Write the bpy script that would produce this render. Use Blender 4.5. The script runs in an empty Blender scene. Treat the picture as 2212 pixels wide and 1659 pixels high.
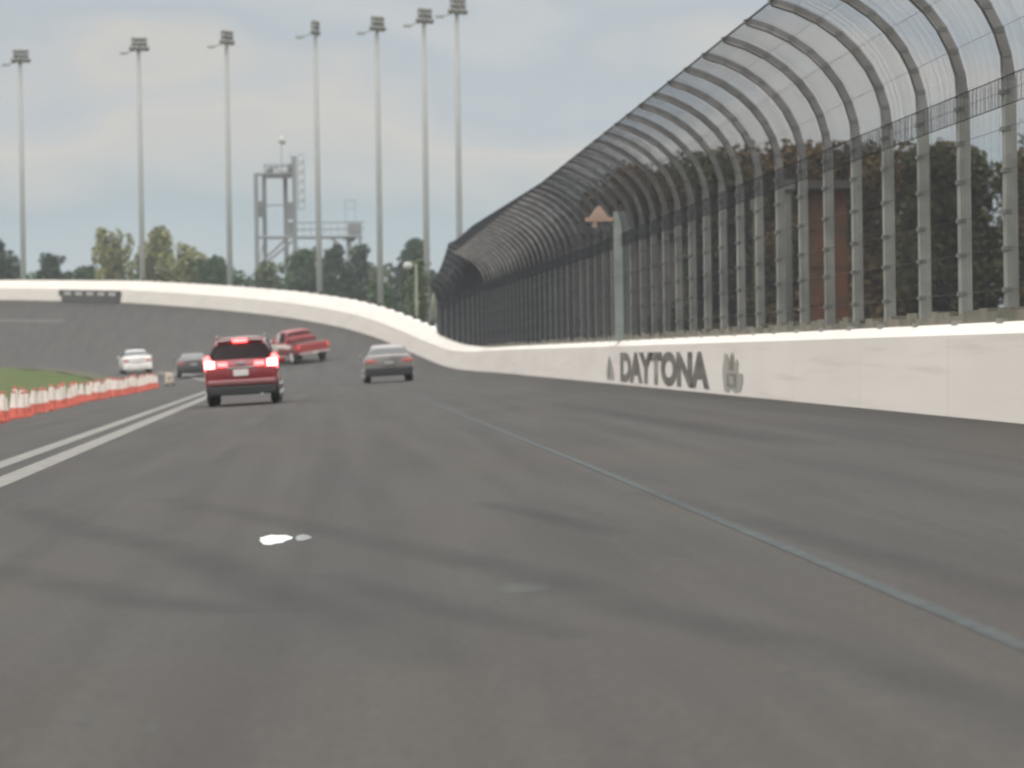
import bpy, bmesh, math, random
import numpy as np
from mathutils import Matrix, Vector
scene = bpy.context.scene
C = scene.collection
R = math.radians
random.seed(7)

# ------------------------------------------------------------------ camera
FPX, VPX, VPY, CX, CY = 6900.0, 700.0, 768.0, 1106.0, 829.5
ROLL = R(0.9)
yc = Vector(((VPX-CX)/FPX, -(VPY-CY)/FPX, 1.0)).normalized()
zc = Vector((-math.sin(ROLL), math.cos(ROLL), 0)); zc = (zc - zc.dot(yc)*yc).normalized()
xc = -(yc.cross(zc))
cam_d = bpy.data.cameras.new('camera')
cam = bpy.data.objects.new('camera', cam_d); C.objects.link(cam)
cam.matrix_world = Matrix(((xc[0], xc[1], -xc[2], 0), (yc[0], yc[1], -yc[2], 0), (zc[0], zc[1], -zc[2], 0), (0, 0, 0, 1)))
cam_d.sensor_width = 36; cam_d.lens = 36*FPX/2212
cam_d.clip_start = 0.2; cam_d.clip_end = 9000
cam_d.dof.use_dof = True; cam_d.dof.focus_distance = 26; cam_d.dof.aperture_fstop = 36*FPX/2212/1000/0.034
scene.camera = cam

# ------------------------------------------------------------------ world and sun
SUN_EL, SUN_AZ = 52, 205
w = bpy.data.worlds.new('World'); scene.world = w; w.use_nodes = True
nt = w.node_tree; nt.nodes.clear()
N = nt.nodes.new; L = nt.links.new
out = N('ShaderNodeOutputWorld'); bg = N('ShaderNodeBackground'); bg2 = N('ShaderNodeBackground'); mixs = N('ShaderNodeMixShader')
sky = N('ShaderNodeTexSky'); sky.sky_type = 'NISHITA'; sky.sun_disc = False
sky.sun_elevation = R(SUN_EL); sky.sun_rotation = R(SUN_AZ); sky.air_density = 1.0; sky.dust_density = 2.0
L(sky.outputs[0], bg.inputs[0]); bg.inputs[1].default_value = 0.07
tc = N('ShaderNodeTexCoord'); sep = N('ShaderNodeSeparateXYZ'); L(tc.outputs['Generated'], sep.inputs[0])
mp = N('ShaderNodeMapping'); mp.inputs['Scale'].default_value = (9, 9, 22); L(tc.outputs['Generated'], mp.inputs[0])
no = N('ShaderNodeTexNoise'); no.inputs['Scale'].default_value = 1.0; no.inputs['Detail'].default_value = 4; no.inputs['Roughness'].default_value = .45
L(mp.outputs[0], no.inputs[0])
m1 = N('ShaderNodeMath'); m1.operation = 'MULTIPLY_ADD'; m1.inputs[1].default_value = 0.13; m1.inputs[2].default_value = -0.065
L(no.outputs[0], m1.inputs[0])
m2 = N('ShaderNodeMath'); m2.operation = 'ADD'; L(sep.outputs[2], m2.inputs[0]); L(m1.outputs[0], m2.inputs[1])
cr = N('ShaderNodeValToRGB'); L(m2.outputs[0], cr.inputs[0])
els = cr.color_ramp.elements
els[0].position = 0.0; els[0].color = (.50, .56, .575, 1); els[1].position = 1.0; els[1].color = (2.6, 2.6, 2.55, 1)
for p, c in [(.028, (.43, .515, .55)), (.046, (.405, .49, .53)), (.064, (.52, .55, .55)), (.082, (.61, .595, .565)), (.100, (.47, .53, .575)), (.118, (.56, .59, .60)), (.14, (.46, .52, .57)), (.17, (.66, .66, .65)), (.3, (1.1, 1.1, 1.08))]:
    e = els.new(p); e.color = (*c, 1)
L(cr.outputs[0], bg2.inputs[0]); bg2.inputs[1].default_value = 1.0
mixs.inputs[0].default_value = 0.93
L(bg.outputs[0], mixs.inputs[1]); L(bg2.outputs[0], mixs.inputs[2]); L(mixs.outputs[0], out.inputs[0])
sl_ = bpy.data.lights.new('sun', 'SUN'); sl_.energy = 1.3; sl_.angle = R(12); sl_.color = (1, .95, .88)
so = bpy.data.objects.new('sun', sl_); C.objects.link(so)
so.rotation_euler = (R(90-SUN_EL), 0, R(180-SUN_AZ))
scene.view_settings.view_transform = 'Standard'; scene.view_settings.look = 'None'
scene.view_settings.exposure = 0.0; scene.view_settings.gamma = 1.0
scene.cycles.filter_width = 2.2

# ------------------------------------------------------------------ helpers
MATS = {}
def mat(name, col, rough=.7, metal=0, var=0.12, scale=3.0, spec=.5, emis=None, est=0, stretch=(1, 1, 1), col2=None, coat=0, bump=0):
    if name in MATS: return MATS[name]
    m = bpy.data.materials.new(name); m.use_nodes = True
    t = m.node_tree; b = t.nodes['Principled BSDF']
    b.inputs['Roughness'].default_value = rough; b.inputs['Metallic'].default_value = metal
    b.inputs['Specular IOR Level'].default_value = spec
    if coat: b.inputs['Coat Weight'].default_value = coat; b.inputs['Coat Roughness'].default_value = .08
    n = t.nodes.new('ShaderNodeTexNoise'); n.inputs['Scale'].default_value = scale; n.inputs['Detail'].default_value = 5
    g = t.nodes.new('ShaderNodeNewGeometry'); mpn = t.nodes.new('ShaderNodeMapping'); mpn.inputs['Scale'].default_value = stretch
    t.links.new(g.outputs['Position'], mpn.inputs[0]); t.links.new(mpn.outputs[0], n.inputs['Vector'])
    r = t.nodes.new('ShaderNodeValToRGB'); r.color_ramp.elements[0].position = .3; r.color_ramp.elements[1].position = .7
    c2 = col2 or tuple(min(1, c*(1+var)) for c in col)
    c1 = tuple(c*(1-var) for c in col) if not col2 else col
    r.color_ramp.elements[0].color = (*c1, 1); r.color_ramp.elements[1].color = (*c2, 1)
    t.links.new(n.outputs[0], r.inputs[0]); t.links.new(r.outputs[0], b.inputs['Base Color'])
    if emis: b.inputs['Emission Color'].default_value = (*emis, 1); b.inputs['Emission Strength'].default_value = est
    if bump:
        bp = t.nodes.new('ShaderNodeBump'); bp.inputs['Strength'].default_value = bump
        t.links.new(n.outputs[0], bp.inputs['Height']); t.links.new(bp.outputs[0], b.inputs['Normal'])
    MATS[name] = m
    return m

def mesh(name, V, F, mats, parent=None, smooth=False, mi=None):
    me = bpy.data.meshes.new(name); me.from_pydata([tuple(v) for v in V], [], [tuple(f) for f in F])
    for m in (mats if isinstance(mats, (list, tuple)) else [mats]): me.materials.append(m)
    if mi is not None: me.polygons.foreach_set('material_index', mi)
    if smooth: me.polygons.foreach_set('use_smooth', [True]*len(me.polygons))
    me.update()
    o = bpy.data.objects.new(name, me); C.objects.link(o)
    if parent: o.parent = parent
    return o
class MB:
    def __init__(s): s.V = []; s.F = []; s.M = []
    def add(s, V, F, mi=0):
        k = len(s.V); s.V += [tuple(v) for v in V]; s.F += [tuple(i+k for i in f) for f in F]; s.M += [mi]*len(F)
    def box(s, x0, x1, y0, y1, z0, z1, mi=0):
        s.add([(x0, y0, z0), (x1, y0, z0), (x1, y1, z0), (x0, y1, z0), (x0, y0, z1), (x1, y0, z1), (x1, y1, z1), (x0, y1, z1)],
              [(0, 3, 2, 1), (4, 5, 6, 7), (0, 1, 5, 4), (1, 2, 6, 5), (2, 3, 7, 6), (3, 0, 4, 7)], mi)
    def tube(s, pts, rad, n=6, mi=0, cap=True):
        pts = [Vector(p) for p in pts]; rad = rad if isinstance(rad, (list, tuple)) else [rad]*len(pts)
        V = []; F = []
        for i, p in enumerate(pts):
            d = (pts[min(i+1, len(pts)-1)]-pts[max(i-1, 0)]).normalized()
            a = d.orthogonal().normalized() if abs(d.z) > .9 else Vector((0, 0, 1)).cross(d).normalized()
            b = d.cross(a)
            for k in range(n):
                t = 2*math.pi*k/n; V.append(p+(a*math.cos(t)+b*math.sin(t))*rad[i])
        for i in range(len(pts)-1):
            for k in range(n):
                F.append((i*n+k, i*n+(k+1) % n, (i+1)*n+(k+1) % n, (i+1)*n+k))
        if cap: F.append(tuple(range(n-1, -1, -1))); F.append(tuple(range((len(pts)-1)*n, len(pts)*n)))
        s.add(V, F, mi)
    def bar(s, a, b, r, mi=0): s.tube([a, b], r, 4, mi)
    def build(s, name, mats, parent=None, smooth=False): return mesh(name, s.V, s.F, mats, parent, smooth, s.M)
def tag(o, label=None, cat=None, group=None, kind=None):
    if label: o['label'] = label
    if cat: o['category'] = cat
    if group: o['group'] = group
    if kind: o['kind'] = kind
    return o
def empty(name, loc, label, cat, group=None):
    o = bpy.data.objects.new(name, None); C.objects.link(o); o.location = loc; o.empty_display_size = .3
    return tag(o, label, cat, group)
def copy_tree(o, parent=None):
    c = o.copy(); C.objects.link(c)
    if parent: c.parent = parent
    for ch in list(o.children): copy_tree(ch, c)
    return c

# ------------------------------------------------------------------ the lie of the track: s along the wall, lat inwards from it
XW, Y0, RR = 7.2, 138.0, 305.0
TW = [(-500, -.815), (-10, -.815), (10, -.84), (20, -.78), (27, -.6), (33, -.25), (40, .2), (50, 1.0), (60, 1.68), (77, 2.6), (95, 3.42), (118, 4.4), (148, 5.28), (180, 5.8), (230, 6.1), (900, 6.1)]
TI = [(-500, -1.287), (-20, -1.287), (0, -1.26), (30, -1.15), (60, -.8), (100, -.5), (150, -.35), (900, -.35)]
TH = [(-500, 1.07), (2, 1.07), (10, 1.13), (22, 1.35), (32, 1.6), (40, 1.7), (60, 1.72), (900, 1.74)]
TB = [(-500, .13), (5, .13), (35, .72), (900, .75)]     # height of the sloped upper band of the wall
TC = [(-500, .16), (5, .16), (35, .42), (900, .42)]     # its depth
TE = [(-500, 17.4), (10, 16.9), (60, 15.6), (110, 12.4), (900, 12.2)]   # where the grass begins
def interp(T, s):
    a, b = T[0], T[1]
    for a, b in zip(T, T[1:]):
        if s <= b[0]: break
    t = (s-a[0])/(b[0]-a[0]); return a[1]+(b[1]-a[1])*min(1, t)
def sm(T, s): return (interp(T, s-3)+2*interp(T, s)+interp(T, s+3))/4
def P2(s, lat):
    if s < 0: return XW-lat, Y0+s
    t = s/RR; return XW-RR+(RR-lat)*math.cos(t), Y0+(RR-lat)*math.sin(t)
def sl(x, y):
    if y < Y0: return y-Y0, XW-x
    cx = XW-RR; return math.atan2(y-Y0, x-cx)*RR, RR-math.hypot(x-cx, y-Y0)
def ZZ(s, lat):
    a, b = sm(TW, s), sm(TI, s)
    if lat <= 10.8: return a+(b-a)*lat/10.8
    return b-.0437*(min(lat, 18)-10.8)
def P3(s, lat, dz=0.0):
    x, y = P2(s, lat); return (x, y, ZZ(s, lat)+dz)
def zxy(x, y): return ZZ(*sl(x, y))
def ssteps(a, b, st=2.0):
    n = max(1, int(round((b-a)/st))); return [a+(b-a)*i/n for i in range(n+1)]
def strip(name, a, b, lats, dz, m, st=2.0, smooth=True):
    ss = ssteps(a, b, st); V = []; F = []; n = None
    for s in ss:
        ls = lats(s) if callable(lats) else lats; n = len(ls)
        for l in ls: V.append(P3(s, l, dz(s, l) if callable(dz) else dz))
    for i in range(len(ss)-1):
        for j in range(n-1): F.append((i*n+j, (i+1)*n+j, (i+1)*n+j+1, i*n+j+1))
    return mesh(name, V, F, m, None, smooth)

# ------------------------------------------------------------------ materials of the setting
def asphalt():
    m = bpy.data.materials.new('asphalt'); m.use_nodes = True; t = m.node_tree; b = t.nodes['Principled BSDF']
    NN = t.nodes.new; LL = t.links.new
    g = NN('ShaderNodeNewGeometry')
    def nz(scale, st, rot=0, det=4):
        mm = NN('ShaderNodeMapping'); mm.inputs['Scale'].default_value = st; mm.inputs['Rotation'].default_value = (0, 0, rot)
        n = NN('ShaderNodeTexNoise'); n.inputs['Scale'].default_value = scale; n.inputs['Detail'].default_value = det
        LL(g.outputs['Position'], mm.inputs[0]); LL(mm.outputs[0], n.inputs['Vector']); return n
    def ramp(n, p0, p1, c0, c1):
        r = NN('ShaderNodeValToRGB'); r.color_ramp.elements[0].position = p0; r.color_ramp.elements[1].position = p1
        r.color_ramp.elements[0].color = (*c0, 1); r.color_ramp.elements[1].color = (*c1, 1); LL(n.outputs[0], r.inputs[0]); return r
    def mul(a, bb, f=1.0):
        x = NN('ShaderNodeMix'); x.data_type = 'RGBA'; x.blend_type = 'MULTIPLY'; x.inputs[0].default_value = f
        LL(a, x.inputs[6]); LL(bb, x.inputs[7]); return x.outputs[2]
    base = ramp(nz(.35, (1, .35, 1), 0, 3), .38, .62, (.063, .057, .0525), (.0595, .0565, .0535))
    streak = ramp(nz(1.0, (1.5, .11, 1), R(-9), 5), .40, .60, (.90, .90, .91), (1.03, 1.03, 1.02))
    streak2 = ramp(nz(1.0, (3.2, .05, 1), R(-3), 3), .36, .6, (.9, .9, .9), (1.03, 1.03, 1.03))
    fine = ramp(nz(26, (1, .6, 1), 0, 4), .3, .7, (.86, .86, .87), (1.13, 1.13, 1.12))
    c = mul(mul(mul(base.outputs[0], streak.outputs[0]), streak2.outputs[0]), fine.outputs[0])
    LL(c, b.inputs['Base Color']); b.inputs['Roughness'].default_value = .85; b.inputs['Specular IOR Level'].default_value = .2
    bp = NN('ShaderNodeBump'); bp.inputs['Strength'].default_value = .25; bp.inputs['Distance'].default_value = .01
    n = nz(120, (1, 1, 1), 0, 2); LL(n.outputs[0], bp.inputs['Height']); LL(bp.outputs[0], b.inputs['Normal'])
    return m
M_asph = asphalt()
M_wall = mat('wall_paint', (.77, .71, .655), .75, var=.05, scale=.6, stretch=(1, .25, 3), bump=.02)
def weather_wall(m):
    q = m.node_tree; b = q.nodes['Principled BSDF']; src = b.inputs['Base Color'].links[0].from_socket
    g = q.nodes.new('ShaderNodeNewGeometry'); sp = q.nodes.new('ShaderNodeSeparateXYZ'); q.links.new(g.outputs['Position'], sp.inputs[0])
    md = q.nodes.new('ShaderNodeMath'); md.operation = 'MODULO'; md.inputs[1].default_value = 6.1; q.links.new(sp.outputs[1], md.inputs[0])
    lt = q.nodes.new('ShaderNodeMath'); lt.operation = 'LESS_THAN'; lt.inputs[1].default_value = .05; q.links.new(md.outputs[0], lt.inputs[0])
    x1 = q.nodes.new('ShaderNodeMix'); x1.data_type = 'RGBA'; x1.inputs[7].default_value = (.69, .64, .59, 1); q.links.new(lt.outputs[0], x1.inputs[0]); q.links.new(src, x1.inputs[6])
    mp_ = q.nodes.new('ShaderNodeMapping'); mp_.inputs['Scale'].default_value = (1, .16, 5); n = q.nodes.new('ShaderNodeTexNoise'); n.inputs['Scale'].default_value = 1.3; n.inputs['Detail'].default_value = 6
    q.links.new(g.outputs['Position'], mp_.inputs[0]); q.links.new(mp_.outputs[0], n.inputs['Vector'])
    rp = q.nodes.new('ShaderNodeValToRGB'); rp.color_ramp.elements[0].position = .56; rp.color_ramp.elements[1].position = .74; rp.color_ramp.elements[0].color = (1, 1, 1, 1); rp.color_ramp.elements[1].color = (.87, .86, .84, 1)
    q.links.new(n.outputs[0], rp.inputs[0])
    x2 = q.nodes.new('ShaderNodeMix'); x2.data_type = 'RGBA'; x2.blend_type = 'MULTIPLY'; x2.inputs[0].default_value = 1; q.links.new(x1.outputs[2], x2.inputs[6]); q.links.new(rp.outputs[0], x2.inputs[7])
    q.links.new(x2.outputs[2], b.inputs['Base Color'])
weather_wall(M_wall)
M_line = mat('line_paint', (.205, .20, .182), .85, var=.18, scale=4, spec=.15)
M_blue = mat('pale_blue_line', (.068, .077, .078), .85, var=.2, scale=5, spec=.15)
M_grass = mat('grass', (.055, .088, .020), .95, col2=(.092, .10, .042), spec=.08, scale=.35, stretch=(1, .5, 1))
M_dry = mat('verge', (.085, .085, .05), .95, col2=(.10, .093, .07), spec=.1, scale=.8)
M_ground = mat('ground', (.07, .085, .04), .95, col2=(.10, .10, .06), scale=.05)
M_galv = mat('galvanised', (.27, .285, .275), .55, .3, var=.2, scale=2.5)
M_post = mat('fence_post_steel', (.27, .27, .25), .6, .15, var=.28, scale=2.2)
M_dark = mat('dark_steel', (.05, .05, .05), .6, .2)
M_wire = mat('wire', (.020, .022, .028), .8, 0, var=.2)
M_cable = mat('cable_steel', (.09, .09, .09), .6, .2)
M_post_shade = mat('fence_post_shaded', (.21, .20, .195), .6, .1, var=.3, scale=2)  # post steel darkened to paint the shaded underside of the curved tops
M_clamp = mat('clamp_steel', (.17, .17, .16), .6, .2)
M_pole = mat('pole_grey', (.30, .31, .30), .6, .1, var=.06, scale=.5)
M_lampgrey = mat('lamp_housing', (.30, .295, .29), .6, .1)
M_bark = mat('bark', (.12, .10, .08), .9, var=.3, scale=4)
M_curb = mat('weathered_concrete', (.25, .22, .18), .9, col2=(.10, .105, .075), scale=1.8)

# ------------------------------------------------------------------ the setting
def gsheet():
    S = 4500; V = [(-S, -S, -2.3), (S, -S, -2.3), (S, S, -2.3), (-S, S, -2.3)]
    return tag(mesh('ground', V, [(0, 1, 2, 3)], M_ground), kind='structure')
gsheet()
tag(strip('track', -260, 330, [0, .8, 2, 3.5, 5, 6.5, 8, 9.5, 10.8, 12, 14, 16, 18], 0.0, M_asph), kind='structure')
tag(strip('infield_grass', -260, 330, lambda s: [interp(TE, s), interp(TE, s)+1.0, interp(TE, s)+3, interp(TE, s)+8, interp(TE, s)+20, interp(TE, s)+50, interp(TE, s)+110],
      lambda s, l: .006+.22*min(1, max(0, l-interp(TE, s)-.2)/5)+.04*math.sin(s*.37+l), M_grass, 4), kind='structure')
tag(strip('verge', -120, 330, lambda s: [interp(TE, s)-.5, interp(TE, s)+.9], lambda s, l: .014 if l < interp(TE, s) else .075, M_dry, 3), kind='structure')
tag(strip('embankment', -260, 330, lambda s: [-.3, -2, -6, -16, -40], lambda s, l: {-.3: -.1, -2: -.25}.get(l, 0) if l > -3 else ((-1.6 if l > -10 else -2.2)-ZZ(s, l))*1.0, M_ground, 4), kind='structure')
def line(name, lat, wd, a, b, m, dz=.0025):
    f = lat if callable(lat) else (lambda s: lat)
    return tag(strip(name, a, b, lambda s: [f(s)-wd/2, f(s)+wd/2], dz, m, 2), kind='structure')
line('lane_marking', lambda s: 10.62+.0058*max(0, s+104)*1.0, .33, -260, 60, M_line)
line('lane_marking', lambda s: 11.23+.0058*max(0, s+104)*1.0, .29, -260, 60, M_line)
line('lane_marking', lambda s: 4.84+.0025*max(0, s+110), .075, -260, -62, M_blue)
line('lane_marking', 3.3, .16, 124, 200, mat('worn_line', (.12, .115, .105), .8, var=.2))

# ------------------------------------------------------------------ wall
def build_wall():
    root = empty('retaining_wall', P3(-60, 0), 'long white concrete retaining wall with painted black lettering, curving up the banked turn', 'wall')
    inv = Vector(root.location)
    ss = ssteps(-240, 330, 2.0); V = []; F = []
    for s in ss:
        h, bd, c = sm(TH, s), sm(TB, s), sm(TC, s); zb = ZZ(s, 0)
        prof = [(0, -.3), (0, .0), (-.01, h-bd), (-c, h), (-c-.35, h), (-c-.35, -1.2)]
        for (l, z) in prof:
            x, y = P2(s, l); V.append(Vector((x, y, zb+z))-inv)
    n = 6
    for i in range(len(ss)-1):
        for j in range(n-1): F.append((i*n+j, i*n+j+1, (i+1)*n+j+1, (i+1)*n+j))
    F.append(tuple(range(n))); F.append(tuple(range(len(V)-1, len(V)-n-1, -1)))
    mesh('wall_body', V, F, M_wall, root)
    # curb and rough strip behind the wall top on the straight
    mb = MB(); rnd = random.Random(3); s = -200
    while s < 12:
        x, y = P2(s, -.30); z = ZZ(s, 0)+1.07; h = .07+rnd.random()*.11; d = .25+rnd.random()*.5
        mb.box(x-.09-inv.x, x+.14-inv.x, y-inv.y, y+d*.97-inv.y, z-inv.z-.04, z+h-inv.z); s += d
    mb.build('rubble_kerb', M_curb, root)
    # stubs along the turn
    sb = None
    for k in range(62):
        s = 32+k*2.9; x, y = P2(s, -.62); z = ZZ(s, 0)+sm(TH, s)
        if sb is None:
            b = MB(); b.box(-.09, .09, -.12, .12, -.05, .2); b.box(-.2, .2, -.03, .03, .05, .1); sb = b.build('post_stub', M_dark, root); o = sb
        else:
            o = sb.copy(); C.objects.link(o)
        o.location = Vector((x, y, z))-inv; o.rotation_euler = (0, 0, s/RR)
    # lettering
    M_let = mat('letter_paint', (.15, .137, .12), .8, var=.45, scale=1.2, stretch=(1, .6, 2.5))
    M_mk1 = mat('emblem_grey', (.36, .34, .31), .8, var=.1)
    M_mk2 = mat('emblem_dark', (.22, .21, .18), .8, var=.2)
    M_mk3 = mat('emblem_brown', (.24, .18, .13), .8, var=.2)
    cu = bpy.data.curves.new('lettering', 'FONT'); cu.body = 'DAYTONA'; cu.size = 1; cu.offset = .058; cu.space_character = .98
    to = bpy.data.objects.new('tmp', cu); C.objects.link(to)
    dg = bpy.context.evaluated_depsgraph_get(); me = bpy.data.meshes.new_from_object(to.evaluated_get(dg))
    bpy.data.objects.remove(to)
    xs = [v.co.x for v in me.vertices]; ys = [v.co.y for v in me.vertices]
    x0, x1, y0, y1 = min(xs), max(xs), min(ys), max(ys)
    FX = XW-.006
    for v in me.vertices:
        u = (v.co.x-x0)/(x1-x0); t = (v.co.y-y0)/(y1-y0)
        v.co = Vector((FX+.000, 77.5-18.0*u, -.75+.72*t))-inv
    me.materials.append(M_let)
    o = bpy.data.objects.new('lettering', me); C.objects.link(o); o.parent = root
    def mark(name, polys):
        b = MB()
        for k, (pts, mi, lay) in enumerate(polys):
            b.add([Vector((XW-.006-.003*lay, y, z))-inv for y, z in pts], [tuple(range(len(pts)))], mi)
        b.build(name, [M_mk1, M_mk2, M_mk3], root)
    def q(pts, ya, yb, za, zb): return [(ya+(yb-ya)*u, za+(zb-za)*v) for u, v in pts]
    mark('sail_emblem', [(q([(.05, 0), (.95, 0), (.9, .3), (.6, .75), (.35, 1), (.15, .7), (0, .35)], 81.3, 79.0, -.72, -.10), 0, 0),
                         (q([(.2, .1), (.5, .1), (.42, .8), (.3, .9)], 81.3, 79.0, -.72, -.10), 1, 1)])
    mark('tower_emblem', [(q([(.13, 1), (.28, .95), (.34, .7), (.44, 1), (.56, 1), (.6, .7), (.72, .85), (.78, .8), (.76, .5), (1, .48), (1, .3), (.88, .05), (.6, 0), (.4, .1), (.3, 0), (.08, .03), (0, .35), (0, .6)], 57.5, 54.7, -.77, -.06), 0, 0),
                          (q([(.2, .15), (.7, .12), (.7, .48), (.2, .5)], 57.5, 54.7, -.77, -.06), 1, 1),
                          (q([(.28, .56), (.56, .56), (.52, .93), (.42, .93)], 57.5, 54.7, -.77, -.06), 2, 1),
                          (q([(.36, .22), (.56, .22), (.56, .4), (.36, .42)], 57.5, 54.7, -.77, -.06), 0, 2)])
build_wall()

def access_gate():
    a, b = 119.6, 134.2
    root = empty('access_gate', P3(127, .1), 'dark framed gate with five white panels set in the turn wall', 'gate')
    inv = Vector(root.location)
    def slab(name, s0, s1, z0, z1, l0, l1, m, par=root):
        V = []; F = []; ss = ssteps(s0, s1, 1.5)
        for s in ss:
            zb = ZZ(s, 0)
            for (l, z) in ((l0, z0), (l0, z1), (l1, z1), (l1, z0)):
                x, y = P2(s, l); V.append(Vector((x, y, zb+z))-inv)
        for i in range(len(ss)-1):
            for j in range(4): F.append((i*4+j, i*4+(j+1) % 4, (i+1)*4+(j+1) % 4, (i+1)*4+j))
        F.append((0, 1, 2, 3)); k = len(V)-4; F.append((k+3, k+2, k+1, k))
        return mesh(name, V, F, m, par)
    slab('lower_panel', a+.3, b-.8, -.05, .48, .08, .2, mat('gate_grey', (.07, .068, .064), .8))
    slab('frame', a, b, .46, .92, .06, .14, M_dark)
    wp = mat('gate_white', (.42, .41, .40), .6)
    for k in range(5):
        s0 = a+1.0+k*2.65; slab('panel', s0, s0+1.6, .52, .78, .15, .19, wp)
access_gate()

# ------------------------------------------------------------------ catch fence
def fence_profile(s):
    """points (offset inwards from the post line, height above wall top)"""
    k = min(1, max(0, (s-9)/19.0))
    f = min(1, max(0, (s+52)/40.0)); over = 1.5*(1-.6*k); rise = (1.70+.26*f)*(1-k*.5); base = 2.62+.20*f-1.25*k**1.5
    pts = [(0, -.05), (0, base*.5), (0, base)]
    for i in range(1, 9):
        th = R(72.4)*i/8
        pts.append((over*(1-math.cos(th))/(1-math.cos(R(72.4))), base+rise*math.sin(th)/math.sin(R(72.4))))
    return pts
def build_fence():
    root = empty('catch_fence', P3(-60, -.3), 'tall grey steel catch fence with curved overhanging posts on the wall', 'fence')
    inv = Vector(root.location)
    OFF = -.28
    def pt(s, o, h, extra=0):
        x, y = P2(s, OFF+o+extra); return Vector((x, y, ZZ(s, 0)+sm(TH, s)+h))-inv
    # posts
    def post_mesh(s, x0, y0, z0):
        mb = MB(); pr = fence_profile(s); n = len(pr)
        for (wd, dp) in ((.17, .13),):
            V = []; F = []
            for i, (o, h) in enumerate(pr):
                a = pr[max(0, i-1)]; b = pr[min(n-1, i+1)]; tx, tz = b[0]-a[0], b[1]-a[1]; ln = math.hypot(tx, tz); nx, nz = tz/ln, -tx/ln
                k = 1.0 if i <= 2 else .8
                for (du, dv) in ((-1, -1), (1, -1), (1, 1), (-1, 1)):
                    V.append((-(o+nx*dv*dp/2*k), du*wd/2*k, h+nz*dv*dp/2*k))
            for i in range(n-1):
                for j in range(4): F.append((i*4+j, i*4+(j+1) % 4, (i+1)*4+(j+1) % 4, (i+1)*4+j))
            F.append((0, 1, 2, 3)); F.append(((n-1)*4+3, (n-1)*4+2, (n-1)*4+1, (n-1)*4))
            for q_, f_ in enumerate(F): mb.M.append(2 if 8 <= q_ < (n-1)*4 or q_ > (n-1)*4 else 0)
            k0 = len(mb.V); mb.V += V; mb.F += [tuple(i+k0 for i in f_) for f_ in F]
        for i, z in enumerate((.35, .8, 1.2, 1.65, 2.1, 2.5)):   # cable clamps
            mb.box(-.085, .0, -.092, .092, z-.025, z+.025, 1)
        for (o, h) in pr[3:]: mb.box(-o-.05, -o+.05, -.075, .075, h-.03, h+.03, 1)
        mb.box(-.14, .14, -.16, .16, -.02, .04, 0)
        return mb
    first = None; s = -168.6
    while s < 31:
        if first is None or s > 8:
            o = post_mesh(s, 0, 0, 0).build('post', [M_post, M_clamp, M_post_shade], root)
            if first is None: first = o
        else:
            o = first.copy(); C.objects.link(o)
        o.location = pt(s, 0, 0); o.rotation_euler = (0, 0, max(0, s)/RR)
        s += 2.5
    # chain-link mesh: real wires
    mb = MB(); rnd = random.Random(5); V = []; F = []
    def ribbon(pts, r):
        k = len(V); n = 3
        for i, p in enumerate(pts):
            d = (pts[min(i+1, len(pts)-1)]-pts[max(i-1, 0)]).normalized()
            a = d.orthogonal().normalized(); b = d.cross(a)
            for j in range(n):
                t = 2*math.pi*j/n; V.append(tuple(p+(a*math.cos(t)+b*math.sin(t))*r))
        for i in range(len(pts)-1):
            for j in range(n): F.append((k+i*n+j, k+i*n+(j+1) % n, k+(i+1)*n+(j+1) % n, k+(i+1)*n+j))
    s = -160.0
    while s < 30:
        pr = fence_profile(s); ribbon([pt(s, o, h, .06) for o, h in pr], .0028 if s < -70 else .0031); s += (.070 if s < -30 else .052 if s < 0 else .036)*(.8+.4*rnd.random())
    mesh('wire_mesh', V, F, M_wire, root)
    V = []; F = []     # the overlap of the two mesh sheets at the knee: closer wires and a lacing rail
    s = -160.0
    while s < 30:
        base = fence_profile(s)[2][1]
        ribbon([pt(s, 0, base-.28, .085), pt(s, 0, base+.03, .085)], .0022); s += .05*(.8+.4*rnd.random())
    for h in (-.28, .03):
        ribbon([pt(s, 0, fence_profile(s)[2][1]+h, .09) for s in ssteps(-160, 29, 2.4)], .007)
    mesh('mesh_overlap', V, F, M_wire, root)
    # horizontal cables
    V = []; F = []
    for h in (.35, .8, 1.2, 1.65, 2.1, 2.5):
        ribbon([pt(s, 0, h, .075) for s in ssteps(-160, 29, 2.4)], .0032)
    for i in (4, 6, 8, 10):
        ribbon([pt(s, fence_profile(s)[i][0], fence_profile(s)[i][1], .03) for s in ssteps(-160, 29, 2.4)], .0026 if i < 10 else .013)
    mesh('cable', V, F, M_cable, root)
build_fence()

def column():
    root = empty('steel_column', (7.42, 79, .3), 'thick light grey steel column with a peach gabled bracket, standing at the fence', 'column')
    b = MB(); b.box(-.19, .19, -.14, .14, -.05, 3.16); b.box(.21, .25, -.1, .1, -.05, 3.0); b.box(-.24, .24, -.18, .18, -.06, .02)
    b.build('shaft', mat('column_grey', (.22, .245, .23), .6, var=.18), root)
    pc = mat('peach_paint', (.34, .24, .19), .7)
    b = MB(); b.box(-.90, -.195, -.09, .09, 2.92, 3.02); b.box(-.72, -.62, -.07, .07, 2.78, 2.92); b.build('arm', pc, root)
    b = MB(); V = [(-.80, -.06, 3.025), (-.34, -.06, 3.025), (-.52, -.06, 3.3), (-.60, -.06, 3.3)]; V += [(x, .06, z) for x, y, z in V]
    b.add(V, [(0, 1, 2, 3), (7, 6, 5, 4), (0, 4, 5, 1), (1, 5, 6, 2), (2, 6, 7, 3), (3, 7, 4, 0)]); b.build('gable_plate', pc, root)
column()

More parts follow.
